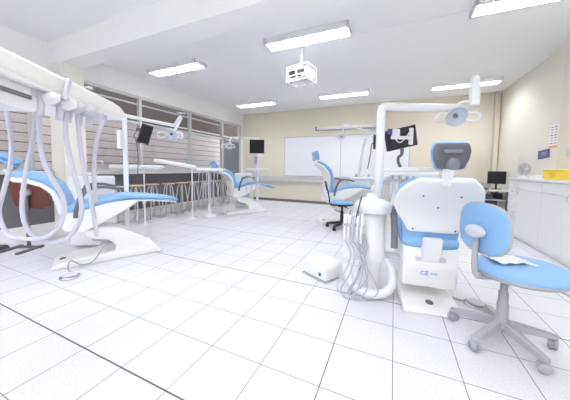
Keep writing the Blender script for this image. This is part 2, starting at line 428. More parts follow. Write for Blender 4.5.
n63 = (-sin(radians(63))*.24, cos(radians(63))*.24)
chairA = dental_chair((-3.3+n63[0], 1.75+n63[1], 0), 63, 'reclined blue dental chair at the left, under the cream delivery tray', recline=43, bl=.86, headtilt=60, hoff=.07)
chairB = dental_chair((-3.75, 5.5, 0), 58, 'far left blue dental chair near the grey door', dz=.02, recline=38, legdrop=.10, bl=.84, bshift=-.04)
chairC = dental_chair((-1.15, 5.48, 0), 33, 'blue dental chair in front of the whiteboard, back upright', dz=.03, recline=18, legdrop=.02, wide=.85)
chairD = dental_chair((.275, 2.68, 0), 98.5, 'front dental chair seen from behind, white back shell and CE mark', dz=-.13, recline=24, wide=1.0, ce=True, sides=(1,), headtilt=5, boxdrop=.13)

# ------------------------------------------------------------------ lamp head for dental units
def lamp_head(parent, c, rz, big=1.):
    h = bpy.data.objects.new('tmp', None)
    Rm = Matrix.Translation(c) @ Matrix.Rotation(rz, 4, 'Z') @ Matrix.Rotation(radians(35), 4, 'X')
    # dish opening faces local -y after tilt
    q = Matrix.Rotation(radians(90), 4, 'X')
    dish = MB().lathe([(.001, -.055), (.05, -.05), (.088, -.03), (.105, 0), (.108, .012), (.10, .012), (.085, -.02), (.045, -.035), (.001, -.038)], n=28)
    dish.xform(Rm @ Matrix.Scale(big, 4) @ q)
    hd = dish.build('lamp_head', 'clearwhite', parent)
    MB().lathe([(.001, .0), (.022, .0), (.022, -.03), (.001, -.03)], n=18).xform(Rm @ Matrix.Scale(big, 4) @ q).build('bulb_shield', 'dgrey2', hd)
    MB().lathe([(.001, .02), (.10, .012), (.104, .016), (.001, .026)], n=28).xform(Rm @ Matrix.Scale(big, 4) @ q).build('lens_cover', 'clear', hd)
    for s in (-1, 1):
        g = MB().tube([(s*.09, .01, .03), (s*.15, -.01, .05), (s*.19, -.03, .035), (s*.205, -.04, -.01), (s*.17, -.03, -.045), (s*.10, 0, -.04)], .011, 8)
        g.xform(Rm @ Matrix.Scale(big, 4)).build('handle', 'white', hd)
    bpy.data.objects.remove(h)
    return hd
M['clearwhite'] = mat('pale_lamp_plastic', (.92, .92, .94), .25, coat=.4)
M['dgrey2'] = mat('lamp_shield_grey', (.20, .20, .26), .3)

def hose(parent, pts, r=.008, m='hose', name='hose'):
    return MB().tube(pts, r, 10, sub=8).build(name, m, parent)

# ------------------------------------------------------------------ dental unit D (front)
U = thing('dental_unit', (-.18, 2.58, 0), 0, 'white dental unit column with lamp arm beside the front chair', 'dental unit')
body = MB().lathe([(.10, 0), (.105, .02), (.095, .06), (.09, .27), (.125, .31), (.13, .34), (.13, .80)], n=36).build('column', 'white', U)
MB().lathe([(.13, .775), (.165, .78), (.175, .79), (.175, .85), (.165, .875), (.12, .90), (.065, .925), (.055, .96), (.001, .965)], n=36).build('dome', 'white', U)
MB().tube([(.045, 0, .90), (.045, 0, 1.3), (.045, 0, 1.76), (.053, .004, 1.79), (.08, .015, 1.805), (.4, .16, 1.805), (.84, .36, 1.80)], .040, 16, smooth=False).build('lamp_post', 'white', U)
lm = MB().tube([(.82, .35, 1.80), (.84, .36, 1.83), (.845, .36, 1.88)], .028, 12)
lm.box((.86, .36, 1.93), (.08, .08, .22), .02, seg=3)
lm.lathe([(.03, 0), (.038, .01), (.038, .07), (.03, .08), (.02, .1)], (.86, .36, 2.01), 16)
lm.tube([(.84, .36, 1.85), (.77, .33, 1.86), (.70, .30, 1.81), (.69, .29, 1.76)], .018, 10)
lm.build('lamp_joint', 'white', U)
lamp_head(U, Vector((.70, .25, 1.715)), radians(14), .92)
# instrument holder panel with suction tubes
hp = MB().bx(-.26, -.10, -.16, -.09, .31, .75, .02).build('holder_panel', 'white', U)
for i, x in enumerate((-.245, -.205, -.165, -.125, -.085)):
    ins = MB().cyl((x, -.185-.006*i, .50), (x+.012, -.20, .76), .013, .015).build('suction_handle', 'white' if i != 2 else 'lgrey', hp)
    MB().cyl((x+.012, -.20, .755), (x+.02, -.205, .81), .008, .006).build('nozzle', 'grey' if i in (1, 3) else 'white', ins)
MB().cyl((-.13, -.21, .75), (-.085, -.22, .95), .006, .008).build('syringe', 'dgrey', hp)
MB().bx(-.26, -.06, -.215, -.17, .655, .675, .004).build('holder_bar', 'grey', hp)
for i, (x, dx, dy) in enumerate(((-.235, -.03, .02), (-.195, -.02, -.04), (-.155, .01, -.02), (-.115, .06, .01))):
    hose(U, [(x+.0, -.20, .52), (x+.07, -.24, .40), (x+.05+dx, -.27+dy, .22), (x+dx-.02, -.27+dy, .07), (x+.05+dx, -.30+dy, .02), (x+.14+dx, -.26, .12), (-.03-.02*i, -.19, .42), (-.06, -.13, .58)], .0065, 'hosegrey', 'hose')
hose(U, [(-.22, -.10, .25), (-.19, -.15, .14), (-.12, -.22, .07), (.0, -.245, .055), (.12, -.22, .065), (.19, -.13, .10), (.20, -.03, .17), (.17, .02, .27), (.12, .02, .33)], .042, 'white', 'suction_hose')
hose(U, [(.1, .02, .36), (.2, -.02, .37), (.30, -.07, .37), (.34, -.10, .37)], .03, 'lgrey', 'connecting_pipe')
# delivery arm and tray over the patient
ar = MB().tube([(.0, 0, 1.0), (.06, .2, 1.10), (.12, .55, 1.14)], .03, 12).box((.16, .62, 1.14), (.12, .12, .09), .02)
ar.build('delivery_arm', 'white', U)
tr = MB().box((.30, .76, 1.155), (.64, .36, .05), .02, rot=Matrix.Rotation(radians(22), 3, 'Z')).box((.25, .74, 1.20), (.34, .22, .04), .012, rot=Matrix.Rotation(radians(22), 3, 'Z')).build('tray', 'white', U)
for i in range(5):
    x = .09+.075*i; y = .52+.03*i
    h_ = MB().cyl((x, y, 1.09), (x, y-.02, 1.165), .012).build('handpiece', 'grey' if i % 2 == 0 else 'chrome', tr)
    hose(h_, [(x, y, 1.09), (x+.005, y+.01, .95), (x-.02, y+.01, .78), (x+.02, y+.03, .70), (x+.05, y+.12, .8), (x+.03, y+.2, 1.0), (x+.03, y+.22, 1.13)], .006)

# monitor of the front unit
def monitor(loc, rz, w, h, label, tilt=0, roll=0, back=False):
    t = thing('monitor', loc, rz, label, 'monitor')
    Rm = Matrix.Rotation(tilt, 4, 'X') @ Matrix.Rotation(roll, 4, 'Y')
    MB().box((0, 0, 0), (w, .03, h), .008).box((0, .02, 0), (w*.7, .03, h*.7), .012).xform(Rm).build('casing', 'black', t)
    MB().box((0, -.0165, 0), (w-.03, .003, h-.03), .001).xform(Rm).build('screen', 'screen', t)
    return t
mo = monitor((.06, 3.34, 1.585), radians(205), .38, .25, 'black monitor seen from behind on a bracket, right of the big white post', tilt=radians(-8), roll=radians(14))
MB().box((-.10, .045, .02), (.05, .03, .20), .008).box((.02, .06, .0), (.26, .03, .04), .008).box((.09, .05, .06), (.09, .05, .08), .01).build('bracket', 'white', mo)
MB().tube([(-.08, .06, .08), (0, .09, -.02), (.06, .08, -.06), (.12, .06, .02)], .006).build('cable', 'white', mo)
MB().box((.13, .045, .07), (.11, .03, .07), .01).build('connector', 'indigo', mo)
MB().cyl((.0, .045, -.12), (.0, .04, -.20), .02).tube([(0, .04, -.2), (.04, .04, -.24), (.03, .03, -.30), (-.0, .02, -.345)], .018).build('arm', 'dgrey', mo)

# small white pump box on the floor
px = thing('compressor_box', (-.695, 2.66, 0), radians(-28), 'small white box device with green switch on the floor by the unit', 'device')
cb = MB().prism([(-.185, .012), (-.185, .16), (-.155, .19), (.09, .19), (.165, .15), (.165, .012)], -.13, .13, .02, 3).build('casing', 'ivory', px)
MB().bx(-.19, .175, -.14, .14, 0, .014, .003).build('base_plate', 'grey', px)
MB().box((.08, -.132, .07), (.035, .01, .035), .002).build('switch', 'green', cb)
hose(px, [(.18, .05, .05), (.28, .03, .04), (.36, .05, .03)], .014, 'lgrey', 'cable')

def pedal(loc, rz, label, cable=None):
    t = thing('foot_control', loc, rz, label, 'foot control')
    MB().lathe([(.085, 0), (.09, .008), (.085, .018), (.001, .018)], n=28).build('base', 'chrome', t)
    MB().lathe([(.001, .024), (.065, .024), (.07, .03), (.06, .038), (.02, .045), (.001, .045)], n=28).build('pedal', 'lgrey', t)
    if cable: hose(t, cable, .007, 'grey', 'cable')
    return t
pedal((.71, 2.64, 0), 0, 'round grey foot control behind the stool, beside the front chair', [(-.08, 0, .02), (-.14, .04, .01), (-.2, .1, .01)])
pedal((-3.14, 1.42, 0), radians(20), 'round chrome foot control on the floor below the left chair', [(-.05, .06, .02), (-.16, .14, .04), (-.20, .22, .09), (-.10, .26, .03), (-.04, .36, .05), (-.02, .50, .2), (.0, .62, .30)])

# ------------------------------------------------------------------ doctor stools
def doctor_stool(loc, rz, label, gm, sw=.26, sh=.49, legs=None, backh=.36, bw=.19, bt='blue', wheel='grey'):
    t = thing('doctor_stool', loc, rz, label, 'stool', 'wheeled blue dentist stools')
    legs = legs or [radians(90+72*k) for k in range(5)]
    for a in legs:
        dx, dy = cos(a), sin(a); R_ = .29
        Rz = Matrix.Rotation(a, 4, 'Z')
        MB().prism([(.02, .085), (.02, .15), (.08, .145), (R_+.02, .10), (R_+.02, .07), (R_-.06, .075)], -.022, .022, .008).xform(Rz).build('leg', gm, t)
        w = MB()
        for s in (-1, 1): w.lathe([(.001, -.011), (.029, -.011), (.035, -.004), (.035, .004), (.029, .011), (.001, .011)], (0, s*.014, .036), 18, Matrix.Rotation(pi/2, 3, 'X'))
        w.cyl((0, 0, .04), (0, 0, .075), .008).bx(-.025, .02, -.004, .004, .03, .062, .002)
        w.xform(Matrix.Translation((dx*R_, dy*R_, 0)) @ Matrix.Rotation(a+1.1, 4, 'Z')).build('caster', wheel, t)
    MB().lathe([(.05, .08), (.055, .12), (.04, .155), (.034, .16), (.034, .27), (.029, .275), (.029, .35), (.022, .355), (.022, sh-.06), (.001, sh-.06)], n=24).build('gas_column', gm, t)
    seat = MB().lathe([(.001, sh-.045), (sw*.86, sh-.045), (sw*.98, sh-.03), (sw*1.0, sh-.005), (sw*.97, sh+.015), (sw*.85, sh+.03), (sw*.5, sh+.036), (.001, sh+.036)], n=40, sy=.92)
    so = seat.build('seat', bt, t)
    MB().lathe([(.001, sh-.065), (sw*.5, sh-.062), (sw*.92, sh-.05), (sw*1.0, sh-.035), (sw*1.012, sh-.02), (sw*.98, sh-.018), (.001, sh-.018)], n=40, sy=.92).build('seat_shell', gm, t)
    MB().bx(-.09, .09, -.05, .05, sh-.085, sh-.06, .01).tube([(0, -.05, sh-.07), (.08, -.17, sh-.08), (.1, -.22, sh-.09)], .006).build('mechanism', gm, t)
    # back support rising at local -x
    MB().tube([(-.04, 0, sh-.06), (-sw-.0, 0, sh-.055), (-sw-.055, 0, sh-.02), (-sw-.065, 0, sh+.08), (-sw-.06, 0, sh+.24)], .017, 10).build('back_bar', gm, t)
    # rounded backrest panel in the (y,z) plane
    zc = sh+.29
    def panel(scale, x0, th):
        rings = []
        for k, (o, f) in enumerate(((0, .93), (.25, 1), (.75, 1), (1, .93))):
            ring = []
            for i in range(36):
                a = 2*pi*i/36; ca, sa = cos(a), sin(a)
                u = math.copysign(abs(ca)**.72, ca)*bw*scale*f; v = math.copysign(abs(sa)**.72, sa)*backh/2*scale*f
                ring.append(Vector((x0+o*th+.35*u*u, u, zc+v)))
            rings.append(ring)
        return MB().ring_loft(rings)
    bo = panel(.97, -sw-.045, .045).build('backrest', bt, t)
    panel(1.015, -sw-.035, .018).build('backrest_rim', gm, t)
    return t
M['stoolgrey'] = mat('warm_light_grey_plastic', (.42, .41, .45), .42)
angs = [math.atan2(y, x) for x, y in ((-.26, .12), (-.24, -.25), (.12, -.26), (.27, .03), (.01, .27))]
rzD = radians(28)
stD = doctor_stool((.74, 2.17, 0), rzD, 'light grey and blue wheeled stool in the foreground with paper on seat', 'stoolgrey', sw=.285, sh=.49, legs=[a-rzD for a in angs], backh=.345, bw=.20)
for c in children(stD):
    if not c.name.startswith(('leg', 'caster', 'gas_column')): c.location = (.105, -.01, .03)
# oval pad of the backrest bracket
MB().lathe([(.001, -.03), (.03, -.028), (.045, -.012), (.045, .012), (.03, .028), (.001, .03)], n=20, sy=1.6).xform(Matrix.Translation((-.255, -.01, .52+.27)) @ Matrix.Rotation(pi/2, 4, 'Y')).build('bracket_pad', 'lgrey', stD)
stC = doctor_stool((-.93, 4.96, 0), radians(18), 'blue wheeled stool with black base before the whiteboard chair', 'black', sw=.22, sh=.53, backh=.01, bw=.01, wheel='black')
for c in children(stC):
    if c.name.startswith(('backrest', 'backrest_rim')): bpy.data.objects.remove(c)
for c in children(stC):
    if c.name.startswith('back_bar'): bpy.data.objects.remove(c)
MB().tube([(-.04, 0, .47), (-.2, 0, .475), (-.245, 0, .51), (-.26, 0, .62), (-.30, 0, .80), (-.34, 0, .95)], .014, 10).build('back_bar', 'black', stC)
MB().box((-.325, 0, .86), (.03, .26, .20), .012, rot=Matrix.Rotation(radians(-14), 3, 'Y')).build('backrest', 'black', stC)

# crumpled paper on the foreground stool
pm = bmesh.new(); bmesh.ops.create_grid(pm, x_segments=18, y_segments=12, size=.5)
for v in pm.verts:
    x, y = v.co.x, v.co.y
    v.co = Vector((x*.26+.02*sin(9*y), y*.19+.02*sin(7*x+1), .008+.010*sin(14*x+3*y)*cos(11*y)+.006*random.random()+.012*max(0, abs(x)-.3)))
pp = MB(); pp._merge(pm); po = pp.build('paper_sheet', 'paper'); po.location = (.76, 2.22, .562); po.scale = (.85, .85, 1); po.rotation_euler = (0, 0, radians(15))
sm = po.modifiers.new('thick', 'SOLIDIFY'); sm.thickness = .0015
tag(po, 'crumpled white paper lying on the blue seat of the foreground stool', 'paper')

# ------------------------------------------------------------------ dental unit A (left) : post, lamp, cabinet
UA = thing('dental_unit', (-3.62, 2.37, 0), 0, 'slim white post with lamp arm and basin cabinet behind the left chair', 'dental unit')
MB().lathe([(.12, 0), (.12, .03), (.045, .05), (.032, .08), (.032, 1.93), (.028, 1.96), (.001, 1.96)], n=24).build('post', 'white', UA)
MB().box((-.01, -.07, 1.58), (.07, .05, .26), .012).build('control_box', 'white', UA)
MB().tube([(0, 0, 1.94), (.36, .18, 1.86), (.66, .30, 1.80)], .024, 12, smooth=False).build('lamp_arm', 'white', UA)
MB().tube([(.66, .30, 1.80), (.74, .34, 1.93)], .026, 12, smooth=False).tube([(.74, .34, 1.93), (.76, .33, 1.90), (.74, .27, 1.78), (.70, .25, 1.72)], .016).build('lamp_joint', 'white', UA)
lamp_head(UA, Vector((.69, .21, 1.66)), radians(20), .9)
cab = MB().box((-.46, -.20, .55), (.46, .34, 1.0), .03, rot=Matrix.Rotation(radians(24), 3, 'Z'), seg=3).build('cabinet', 'white', UA)
MB().lathe([(.001, 1.05), (.10, 1.05), (.13, 1.09), (.135, 1.10), (.12, 1.10), (.09, 1.065), (.001, 1.06)], (-.52, -.22, 0), 24).build('basin', 'ivory', UA)
MB().tube([(-.42, -.17, 1.04), (-.42, -.17, 1.22), (-.39, -.15, 1.27), (-.34, -.13, 1.26), (-.33, -.13, 1.20)], .008).build('tap', 'chrome', UA)
MB().tube([(0, 0, 1.17), (.10, .2, 1.2), (.2, .5, 1.19)], .018, 10).build('assistant_arm', 'white', UA)

mA = monitor((-3.05, 2.27, 1.63), radians(62), .14, .26, 'tilted black screen on the arm beside the left lamp', tilt=radians(-4), roll=radians(16))
MB().tube([(-.02, .03, 0), (-.06, .06, -.06), (-.08, .08, -.12)], .014).cyl((-.10, .05, .06), (-.05, .05, .06), .02).cyl((-.10, .05, -.08), (-.04, .05, -.1), .028).tube([(-.08, .06, .05), (-.12, .08, -.02), (-.1, .07, -.1), (-.08, .08, -.3), (-.09, .07, -.55)], .005).build('bracket', 'dgrey', mA)

# large cream delivery tray, upper left, with its hoses
TA = thing('delivery_tray', (-1.345, .69, 1.5), math.atan2(.66, -.43), 'large cream delivery tray hanging at the upper left with looping hoses', 'delivery tray')
# local +x towards the far right tip, local +y = away from camera (left)
tb = MB().prism([(-.60, .0), (-.60, .068), (.28, .068), (.36, .06), (.43, .03), (.43, .0)], 0.0, .40, .018, 3)
tb.build('tray_body', 'cream', TA)
MB().prism([(-.60, -.014), (-.60, .004), (.41, .004), (.41, -.014)], .008, .39, .005).build('tray_underside', 'ivory', TA)
MB().bx(-.50, -.20, .04, .40, -.10, -.012, .012).build('support_arm', 'white', TA)
MB().bx(-.46, -.24, .034, .042, -.06, -.045, .001).build('slot', 'dgrey', TA)
hb = MB().bx(-.24, .28, .035, .085, -.048, -.012, .012).build('holder_rail', 'lgrey', TA)
for i, x in enumerate((-.20, -.10, -.045, .03, .10)):
    hn = MB().lathe([(.001, 0), (.019, 0), (.023, .008), (.022, .04), (.014, .046), (.001, .058)], n=8 if i < 2 else 18).xform(Matrix.Translation((x, .02, -.05)) @ Matrix.Rotation(radians(70), 4, 'X')).build('handpiece_holder', 'white' if i < 2 else 'lgrey', TA)
    MB().cyl((x, .03, -.03), (x+.0, .04, -.11), .014, .012).build('handpiece', 'hose', hn)
hose(TA, [(0.14,0.438,0.037), (0.106,0.389,-0.133), (0.078,0.369,-0.28), (0.056,0.387,-0.424), (0.035,0.395,-0.53), (0.004,0.338,-0.624), (-0.027,0.246,-0.642), (-0.059,0.143,-0.627), (-0.083,0.074,-0.582), (-0.1,0.036,-0.507), (-0.111,0.034,-0.431), (-0.117,0.065,-0.357), (-0.121,0.095,-0.26), (-0.124,0.1,-0.066)], .0095)
hose(TA, [(0.087,0.259,-0.024), (0.067,0.264,-0.182), (0.051,0.287,-0.327), (0.031,0.296,-0.493), (0.007,0.263,-0.599), (-0.018,0.193,-0.651), (-0.044,0.102,-0.651), (-0.064,0.031,-0.615), (-0.077,-0.016,-0.53), (-0.083,-0.019,-0.434), (-0.081,0.01,-0.3), (-0.08,0.029,-0.169), (-0.086,0.021,-0.07)], .0095)
hose(TA, [(-0.003,0.028,-0.052), (0.017,0.026,-0.275), (0.034,0.003,-0.471), (0.055,-0.007,-0.658)], .0095)
hose(TA, [(0.031,-0.064,-0.078), (0.048,-0.02,-0.199), (0.058,-0.001,-0.348), (0.066,-0.002,-0.491)], .0095)
MB().box((-.13, -.012, .015), (.022, .016, .10), .006, rot=Matrix.Rotation(radians(20), 3, 'Y')).build('tray_handle', 'lgrey', TA)

# ------------------------------------------------------------------ board on a stand, far left
BS = thing('board_stand', (-4.79, 1.70, 0), radians(24), 'red-brown tilted board on a black stand behind the left chair', 'stand')
MB().box((0, 0, .015), (.36, .05, .03), .006).box((-.16, -.12, .015), (.05, .36, .03), .006).box((.14, -.12, .015), (.05, .36, .03), .006).build('foot', 'dgrey', BS)
MB().cyl((0, 0, .02), (0, 0, .86), .022).build('pole', 'dgrey', BS)
MB().cyl((0, -.05, .80), (0, .03, .80), .055).build('knob', 'grey', BS)
MB().cyl((0, -.04, .30), (0, .0, .30), .03).build('clamp', 'grey', BS)
MB().prism([(-.34, 1.0), (.20, 1.0), (.30, .62), (.16, .56), (-.20, .60)], .03, .055, .006).build('board', 'red', BS)
DC = thing('floor_pedal_block', (-4.98, 1.46, 0), radians(24), 'small black pedal block on the floor at the left edge', 'pedal')
MB().prism([(-.10, .0), (-.10, .03), (-.06, .07), (.06, .07), (.10, .03), (.10, 0)], -.06, .06, .008).build('block', 'black', DC)
MB().box((0, -.03, .075), (.12, .07, .012), .004).build('plate', 'dgrey', DC)

# ------------------------------------------------------------------ row of stools below the windows
def bar_stool():
    t = thing('bar_stool', (0, 0, 0), 0, 'chrome bar stool', 'stool', 'tall chrome stools under the window sill')
    MB().lathe([(.001, .77), (.14, .77), (.15, .778), (.15, .79), (.14, .80), (.001, .80)], n=24).build('seat', 'wood', t)
    for k in range(4):
        a = pi/4+k*pi/2
        MB().tube([(.06*cos(a), .06*sin(a), .765), (.09*cos(a), .09*sin(a), .70), (.19*cos(a), .19*sin(a), .0)], .014, 8, smooth=False).build('leg', 'legchrome', t)
    fr = MB(); pts = [(.155*cos(2*pi*i/20), .155*sin(2*pi*i/20), .22) for i in range(21)]
    fr.tube(pts, .009, 6, smooth=False).build('foot_ring', 'legchrome', t)
    return t
M['legchrome'] = mat('pale_grey_metal', (.74, .73, .71), .35, metal=.35)
bs = bar_stool(); ys = [3.10+.42*i for i in range(10)]
names = ['first', 'second', 'third', 'fourth', 'fifth', 'sixth', 'seventh', 'eighth', 'ninth', 'tenth', 'eleventh']
for i, y in enumerate(ys):
    o = bs if i == 0 else copy_tree(bs)
    o.location = (-5.08 + .02*sin(i*2.3), y, 0); o.rotation_euler = (0, 0, .35*sin(i*1.7))
    o['label'] = ('tall stool under the window sill, %s of the row counted from the left' % names[i]) if i < 9 else 'tall stool under the window sill, farthest right of the row'

# thin instrument stands with long white trays
def tray_stand(x, y, z, ang, length, off, label, tilt=0.):
    t = thing('instrument_stand', (x, y, 0), ang, label, 'stand')
    MB().lathe([(.001, 0), (.13, 0), (.13, .012), (.03, .03), (.014, .05), (.014, z-.02), (.001, z-.02)], n=20).build('pole', 'white', t)
    MB().box((off, 0, z), (length, .14, .085), .02, rot=Matrix.Rotation(tilt, 3, 'Y'), seg=3).build('tray_arm', 'white', t)
    return t
tray_stand(-4.70, 3.45, 1.18, radians(28), 1.0, -.15, 'thin white pole stand with flat tray, behind the left chair foot')
tray_stand(-4.28, 4.34, 1.27, radians(28), .95, -.36, 'thin white pole stand with sloping tray, left of the far chair', tilt=radians(9))

# ------------------------------------------------------------------ dental unit B
UB = thing('dental_unit', (-3.52, 6.02, 0), 0, 'white far-left unit with lamp arm and basin cabinet, beyond the farthest chair', 'dental unit')
MB().lathe([(.14, 0), (.14, .05), (.05, .08), (.035, .1), (.035, 2.02), (.03, 2.05), (.001, 2.05)], n=20).build('post', 'white', UB)
MB().tube([(0, 0, 2.03), (-.30, -.14, 2.04), (-.66, -.30, 2.05)], .022, 10, smooth=False).tube([(-.66, -.30, 2.06), (-.70, -.33, 1.95), (-.66, -.33, 1.86)], .024).build('lamp_arm', 'white', UB)
lamp_head(UB, Vector((-.70, -.38, 1.80)), radians(5), 1.0)
MB().box((-.36, -.14, .56), (.46, .34, .98), .03, rot=Matrix.Rotation(radians(24), 3, 'Z'), seg=3).build('cabinet', 'white', UB)
MB().tube([(0, 0, .95), (.15, -.2, 1.05), (.22, -.35, 1.12)], .028, 10).tube([(.22, -.35, 1.12), (.1, -.5, 1.16)], .022).build('delivery_arm', 'white', UB)
tb = MB().box((.26, -.42, 1.17), (.56, .34, .05), .018, rot=Matrix.Rotation(radians(20), 3, 'Z')).build('tray', 'white', UB)
for i in range(4):
    x = .06+.12*i; y = -.66+.045*i
    h_ = MB().cyl((x, y, 1.08), (x, y, 1.17), .014).build('handpiece', 'lgrey', tb)
    hose(h_, [(x, y, 1.08), (x, y, .9), (x+.01, y+.02, .62+.05*i), (x+.07, y+.06, .56+.05*i), (x+.1, y+.1, .9), (x+.08, y+.14, 1.14)], .008)
MB().box((-.02, -.07, 1.42), (.07, .06, .22), .01).build('control_box', 'grey', UB)
mB = monitor((-3.42, 5.82, 1.78), radians(24), .40, .37, 'square black screen on the far-left unit, facing the room')
MB().cyl((0, .04, 0), (-.02, .12, -.02), .02).build('bracket', 'lgrey', mB)

# low delivery head left of far chair
UE = thing('delivery_unit', (-4.10, 4.72, 0), radians(24), 'white delivery unit with hanging hoses left of the far chair', 'delivery unit')
MB().lathe([(.16, 0), (.16, .04), (.05, .07), (.04, .1), (.04, 1.12), (.001, 1.12)], n=20).build('column', 'ivory', UE)
te = MB().box((.05, 0, 1.15), (.62, .32, .07), .02, seg=3).build('tray', 'white', UE)
for i in range(6):
    x = -.2+.09*i
    h_ = MB().cyl((x, -.15, 1.02), (x, -.15, 1.13), .012).build('handpiece', 'grey' if i % 2 else 'lgrey', te)
    hose(h_, [(x, -.15, 1.02), (x-.02, -.16, .7), (x+.0, -.17, .32+.04*(i % 3)), (x+.05, -.14, .28+.04*(i % 3)), (x+.07, -.08, .6), (x+.04, -.04, 1.1)], .009, 'grey' if i % 2 else 'hose')

# ------------------------------------------------------------------ dental unit C (before the whiteboard)
UC = thing('dental_unit', (-.72, 6.25, 0), 0, 'white unit with basin cabinet and lamp arm before the whiteboard, behind the big post', 'dental unit')
MB().tube([(-.06, -.05, .9), (-.04, -.03, 1.3), (.05, .02, 1.95)], .03, 10).build('post', 'ivory', UC)
MB().box((-.05, 0, .48), (.46, .36, .95), .03, seg=3).build('cabinet', 'ivory', UC)
MB().tube([(.40, .18, 2.10), (.05, .02, 2.14), (-.38, -.17, 2.28), (-.44, -.20, 2.26), (-.45, -.21, 2.08)], .022, 10, smooth=False).build('lamp_arm', 'white', UC)
MB().cyl((.40, .18, .0), (.40, .18, 2.12), .028).build('rear_post', 'white', UC)
lamp_head(UC, Vector((-.47, -.25, 1.97)), radians(24), .75)
MB().box((.12, .0, .99), (.86, .36, .06), .015, rot=Matrix.Rotation(radians(20), 3, 'Z')).tube([(-.06, 0, 1.0), (.0, -.04, 1.3), (.1, -.05, 1.45), (.22, -.02, 1.46), (.26, .0, 1.46)], .014).build('worktop', 'white', UC)
for i in range(4):
    MB().cyl((-.12+.14*i, -.06+.05*i, 1.02), (-.12+.14*i, -.06+.05*i, 1.09), .028).build('cup_holder', ('grey', 'white', 'lgrey', 'white')[i], UC)
mC = monitor((-.40, 6.02, 1.82), radians(75), .30, .32, 'narrow black screen seen edge-on left of the big white post')
MB().tube([(0, .03, 0), (.0, .1, -.05), (-.02, .12, -.3), (-.2, .1, -.6)], .012).build('bracket', 'dgrey', mC)

# rear right unit and its counter
UR = thing('dental_unit', (.62, 6.75, 0), 0, 'white rear unit with long tray and hanging hoses, right of the big post', 'dental unit')
MB().box((-.45, .1, .45), (.5, .4, .90), .03, seg=3).build('cabinet', 'ivory', UR)
MB().tube([(-.45, .1, .88), (-.45, .1, 1.18), (-.2, .1, 1.22)], .03, 10).build('arm', 'white', UR)
tr = MB().box((-.1, .05, 1.02), (1.15, .40, .07), .02, rot=Matrix.Rotation(radians(20), 3, 'Z')).box((-.15, .05, 1.22), (.7, .26, .10), .02, rot=Matrix.Rotation(radians(20), 3, 'Z')).build('tray', 'white', UR)
for i in range(5):
    x = -.5+.2*i; y = -.28+.07*i
    h_ = MB().cyl((x, y, .90), (x, y, 1.0), .018).build('handpiece', 'dgrey' if i % 2 else 'lgrey', tr)
    hose(h_, [(x, y, .9), (x, y, .6), (x+.02, y+.02, .25), (x+.08, y+.05, .22), (x+.1, y+.1, .6), (x+.06, y+.14, .98)], .009, 'hose')

# ------------------------------------------------------------------ back wall things
wb = thing('whiteboard', (-1.62, YB-.012, 1.62), 0, 'wide whiteboard in a thin metal frame on the back wall', 'whiteboard')
MB().bx(-2.0, 2.0, -.008, .008, -.67, .67, .002).build('panel', 'board', wb)
f = MB()
for x in (-2.01, 0, 2.01): f.bx(x-.012, x+.012, -.014, .01, -.69, .69, .003)
for z in (-.68, .68): f.bx(-2.02, 2.02, -.014, .01, z-.012, z+.012, .003)
f.build('frame', 'alu', wb)
MB().bx(-.4, .5, -.07, -.01, -.70, -.68, .004).build('pen_tray', 'lgrey', wb)
rs = thing('projection_screen', (-1.45, YB-.06, 2.55), 0, 'rolled-up projection screen case high on the back wall', 'projection screen')
MB().cyl((-1.0, 0, 0), (1.0, 0, 0), .05).build('case', 'ivory', rs)
for x in (-1.0, 1.0): MB().bx(x-.02, x+.02, -.055, .06, -.07, .06, .004).build('end_cap', 'dgrey', rs)
MB().bx(-.99, .99, -.02, .01, -.075, -.055, .003).build('weight_bar', 'grey', rs)

# projector
pj = thing('projector', (-1.50, 4.02, 2.78), radians(-12), 'ceiling projector in a white cage on a short pole', 'projector')
MB().cyl((0, 0, .12), (0, 0, ZC-2.78), .022).lathe([(.001, ZC-2.78-.02), (.07, ZC-2.78-.02), (.07, ZC-2.78), (.001, ZC-2.78)], n=20).build('ceiling_pole', 'white', pj)
MB().box((0, 0, .0), (.38, .28, .17), .03, seg=3).build('casing', 'white', pj)
MB().box((-.10, -.139, .02), (.13, .012, .07), .005).box((.06, -.139, .02), (.15, .012, .06), .005).box((-.02, -.139, -.05), (.22, .012, .03), .005).build('vent', 'black', pj)
cg = MB()
for x in (-.20, .20):
    for y in (-.15, .15): cg.bx(x-.005, x+.005, y-.005, y+.005, -.12, .12, .002)
for z in (-.12, .12):
    for y in (-.15, .15): cg.bx(-.20, .20, y-.008, y+.008, z-.008, z+.008, .002)
    for x in (-.20, .20, 0): cg.bx(x-.008, x+.008, -.15, .15, z-.008, z+.008, .002)
cg.bx(-.008, .008, -.158, -.142, -.12, .12, .002)
cg.build('cage', 'white', pj)
for x in (-.14, .14): MB().cyl((x, -.1, -.14), (x, -.1, -.06), .012).build('foot', 'dgrey', pj)

